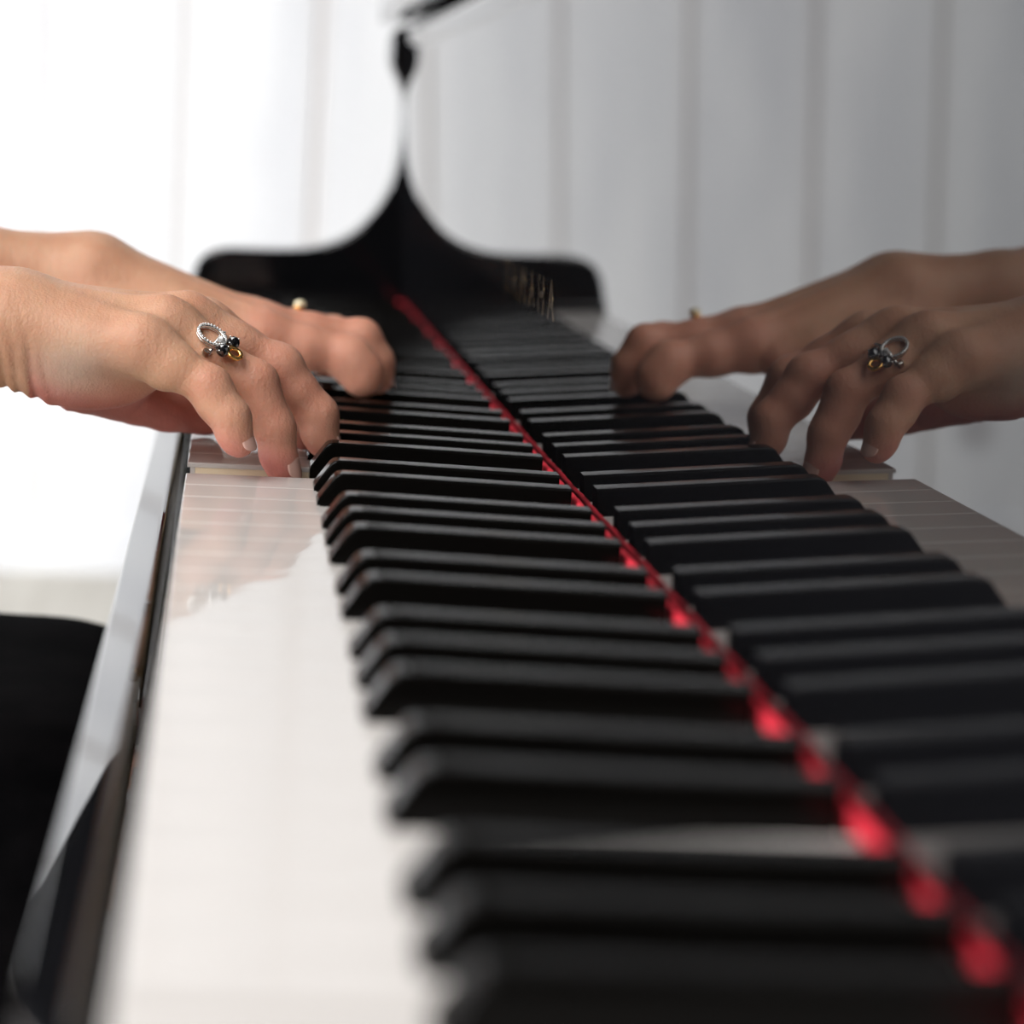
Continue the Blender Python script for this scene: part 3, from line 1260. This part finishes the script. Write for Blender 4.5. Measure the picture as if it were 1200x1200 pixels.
ax = Vector(axis)
bm = bmesh.new()
pts, u_, v_ = circle_pts(K(*ringc), ax, nrm, r_at + .3, r_at + .2, 48)
tube(bm, pts, 0.00095, 10, True)
rp(bm_obj('band', bm, M['silver'], None, True))
top = ringc + nrm * (r_at + 1.5)
sidev = np.cross(nrm, axis)
if sidev[1] > 0:
    sidev = -sidev                                            # towards the camera


def ornament(dx_, dy_, dz_=0.0):
    """point in the ornament plane: dx along the finger, dy towards the camera side"""
    return K(*(top + axis * dx_ + sidev * dy_ + nrm * dz_))


# jewelled circle
c0 = top + axis * (-2.8) + nrm * 0.2 + sidev * 2.2
pts, u_, v_ = circle_pts(K(*c0), Vector(nrm), Vector(axis), 5.7, 4.3, 48)
bm = bmesh.new()
tube(bm, pts, 0.00075, 8, True)
pts2 = [p - Vector(nrm) * 0.0012 for p in pts]
tube(bm, pts2, 0.00055, 8, True)
hoop = rp(bm_obj('jewelled_circle', bm, M['silver'], None, True))
bm = bmesh.new()
pts3, _, _ = circle_pts(K(*c0) + Vector(nrm) * 0.0007, Vector(nrm), Vector(axis), 5.7, 4.3, 28)
for p in pts3:
    ball(bm, p, 0.00062, 1)
o = bm_obj('diamond_setting', bm, M['diamond'], None, False)
o.parent = hoop
# centre brilliant
bm = bmesh.new()
ball(bm, ornament(1.2, 2.2, 1.0), 0.0016, 1)
for a in range(4):
    q = ornament(1.2 + 1.7 * math.cos(a * math.pi / 2 + .7), 2.2 + 1.7 * math.sin(a * math.pi / 2 + .7), .8)
    ball(bm, q, 0.0005, 1)
rp(bm_obj('diamond', bm, M['diamond']))
for dx_, dy_ in ((5.4, -0.4), (4.0, 6.2)):
    bm = bmesh.new()
    ball(bm, ornament(dx_, dy_, .6), 0.0026, 2)
    s_ = rp(bm_obj('black_gem', bm, M['onyx']))
    bm = bmesh.new()
    for a in range(4):
        ball(bm, ornament(dx_ + 2.4 * math.cos(a * 1.571 + .4), dy_ + 2.4 * math.sin(a * 1.571 + .4), 1.6), 0.00045, 1)
    g = bm_obj('prong', bm, M['silver'])
    g.parent = s_
pts, u_, v_ = circle_pts(ornament(8.2, 4.4, .9), Vector(nrm), Vector(axis), 2.7, 2.3, 32)
bm = bmesh.new()
tube(bm, pts, 0.00092, 10, True)
rp(bm_obj('gold_hoop', bm, M['yellow_gold'], None, True))
bm = bmesh.new()
cq = ringc - axis * 1.0 + nrm * (r_at - 2.4) + sidev * 8.0
c_ = K(*cq)
bmesh.ops.create_cube(bm, size=1, matrix=Matrix.Translation(c_) @ Matrix((Vector(axis), Vector(sidev), Vector(nrm))).transposed().to_4x4() @ Matrix.Diagonal((0.0028, 0.0022, 0.0044, 1)))
bmesh.ops.bevel(bm, geom=list(bm.edges), offset=0.0005, segments=2, affect='EDGES')
rp(bm_obj('baguette_setting', bm, M['silver']))

# ring on the far hand
A4, B4 = arr(*LH_['ring'][0]), arr(*LH_['ring'][1])
axis2 = (B4 - A4) / np.linalg.norm(B4 - A4)
rc2 = A4 + axis2 * 20
n2 = arr(0, 0, 1) - axis2 * axis2[2]
n2 /= np.linalg.norm(n2)
ring2 = empty('finger_ring', K(*rc2), 'thin gold ring with a raised pale yellow stone on the far hand', 'ring')
R2I = Matrix.Translation(-ring2.location)
pts, u_, v_ = circle_pts(K(*rc2), Vector(axis2), Vector(n2), 9.3, 9.2, 40)
bm = bmesh.new()
tube(bm, pts, 0.0009, 10, True)
rp(bm_obj('band', bm, M['yellow_gold'], None, True), ring2, R2I)
bm = bmesh.new()
ball(bm, K(*(rc2 + n2 * 12.2)), 0.0031, 2, scale=(1, 1, .75))
rp(bm_obj('gemstone', bm, M['pale_stone']), ring2, R2I)
bm = bmesh.new()
bmesh.ops.create_cone(bm, cap_ends=True, segments=16, radius1=.0016, radius2=.003, depth=.002, matrix=Matrix.Translation(K(*(rc2 + n2 * 10.2))))
rp(bm_obj('setting', bm, M['yellow_gold'], None, True), ring2, R2I)

# ------------------------------------------------------------------ light
def area(name, loc, rot, sx, sy, power, color):
    L = bpy.data.lights.new(name, 'AREA')
    L.shape = 'RECTANGLE'
    L.size, L.size_y = sx, sy
    L.energy = power
    L.color = color
    o = bpy.data.objects.new(name, L)
    o.location = loc
    o.rotation_euler = rot
    COL.objects.link(o)
    return o


area('window_daylight', (RX0 - .02, (WY0 + WY1) / 2, (WZ0 + WZ1) / 2), (0, -math.pi / 2, 0), WZ1 - WZ0 - .1, WY1 - WY0 - .1, 250, (0.95, 0.965, 1.0))
area('added_top_light', ((SX0 + SX1) / 2, (SY0 + SY1) / 2, RH + .01), (0, 0, 0), SX1 - SX0 - .1, SY1 - SY0 - .1, 80, (1.0, 0.95, 0.89))  # added overhead source, brightens key tops and hands
wld = bpy.data.worlds.new('World')
S.world = wld
wld.use_nodes = True
wld.node_tree.nodes['Background'].inputs[0].default_value = (0.85, 0.92, 1.0, 1)
wld.node_tree.nodes['Background'].inputs[1].default_value = 2.0

# ------------------------------------------------------------------ camera
cp = [13.17801566, -747.6235466, 133.755089, 0.15086947, 0.18791924, 0.06955691, 2296.29627]
yw, pt, rl = cp[3:6]
fw = Vector((math.sin(yw) * math.cos(pt), math.cos(yw) * math.cos(pt), -math.sin(pt)))
rt = Vector((math.cos(yw), -math.sin(yw), 0))
up = rt.cross(fw)
r2 = rt * math.cos(rl) + up * math.sin(rl)
u2 = -rt * math.sin(rl) + up * math.cos(rl)
cam = bpy.data.cameras.new('camera')
cam.sensor_fit = 'HORIZONTAL'
cam.sensor_width = 24.0
cam.lens = cp[6] * 24.0 / 1200.0
cam.clip_start = 0.01
cam.clip_end = 50
cam.dof.use_dof = True
cam.dof.focus_distance = 0.752
cam.dof.aperture_fstop = 3.7
co_ = bpy.data.objects.new('camera', cam)
Rm = Matrix((r2, u2, -fw)).transposed().to_4x4()
co_.matrix_world = Matrix.Translation(K(*cp[:3])) @ Rm
COL.objects.link(co_)
S.camera = co_

S.view_settings.view_transform = 'Standard'
S.view_settings.look = 'None'
S.view_settings.gamma = 1
S.view_settings.use_curve_mapping = False
S.view_settings.exposure = 0.0
S.cycles.max_bounces = 10
S.cycles.glossy_bounces = 6
S.cycles.use_denoising = True
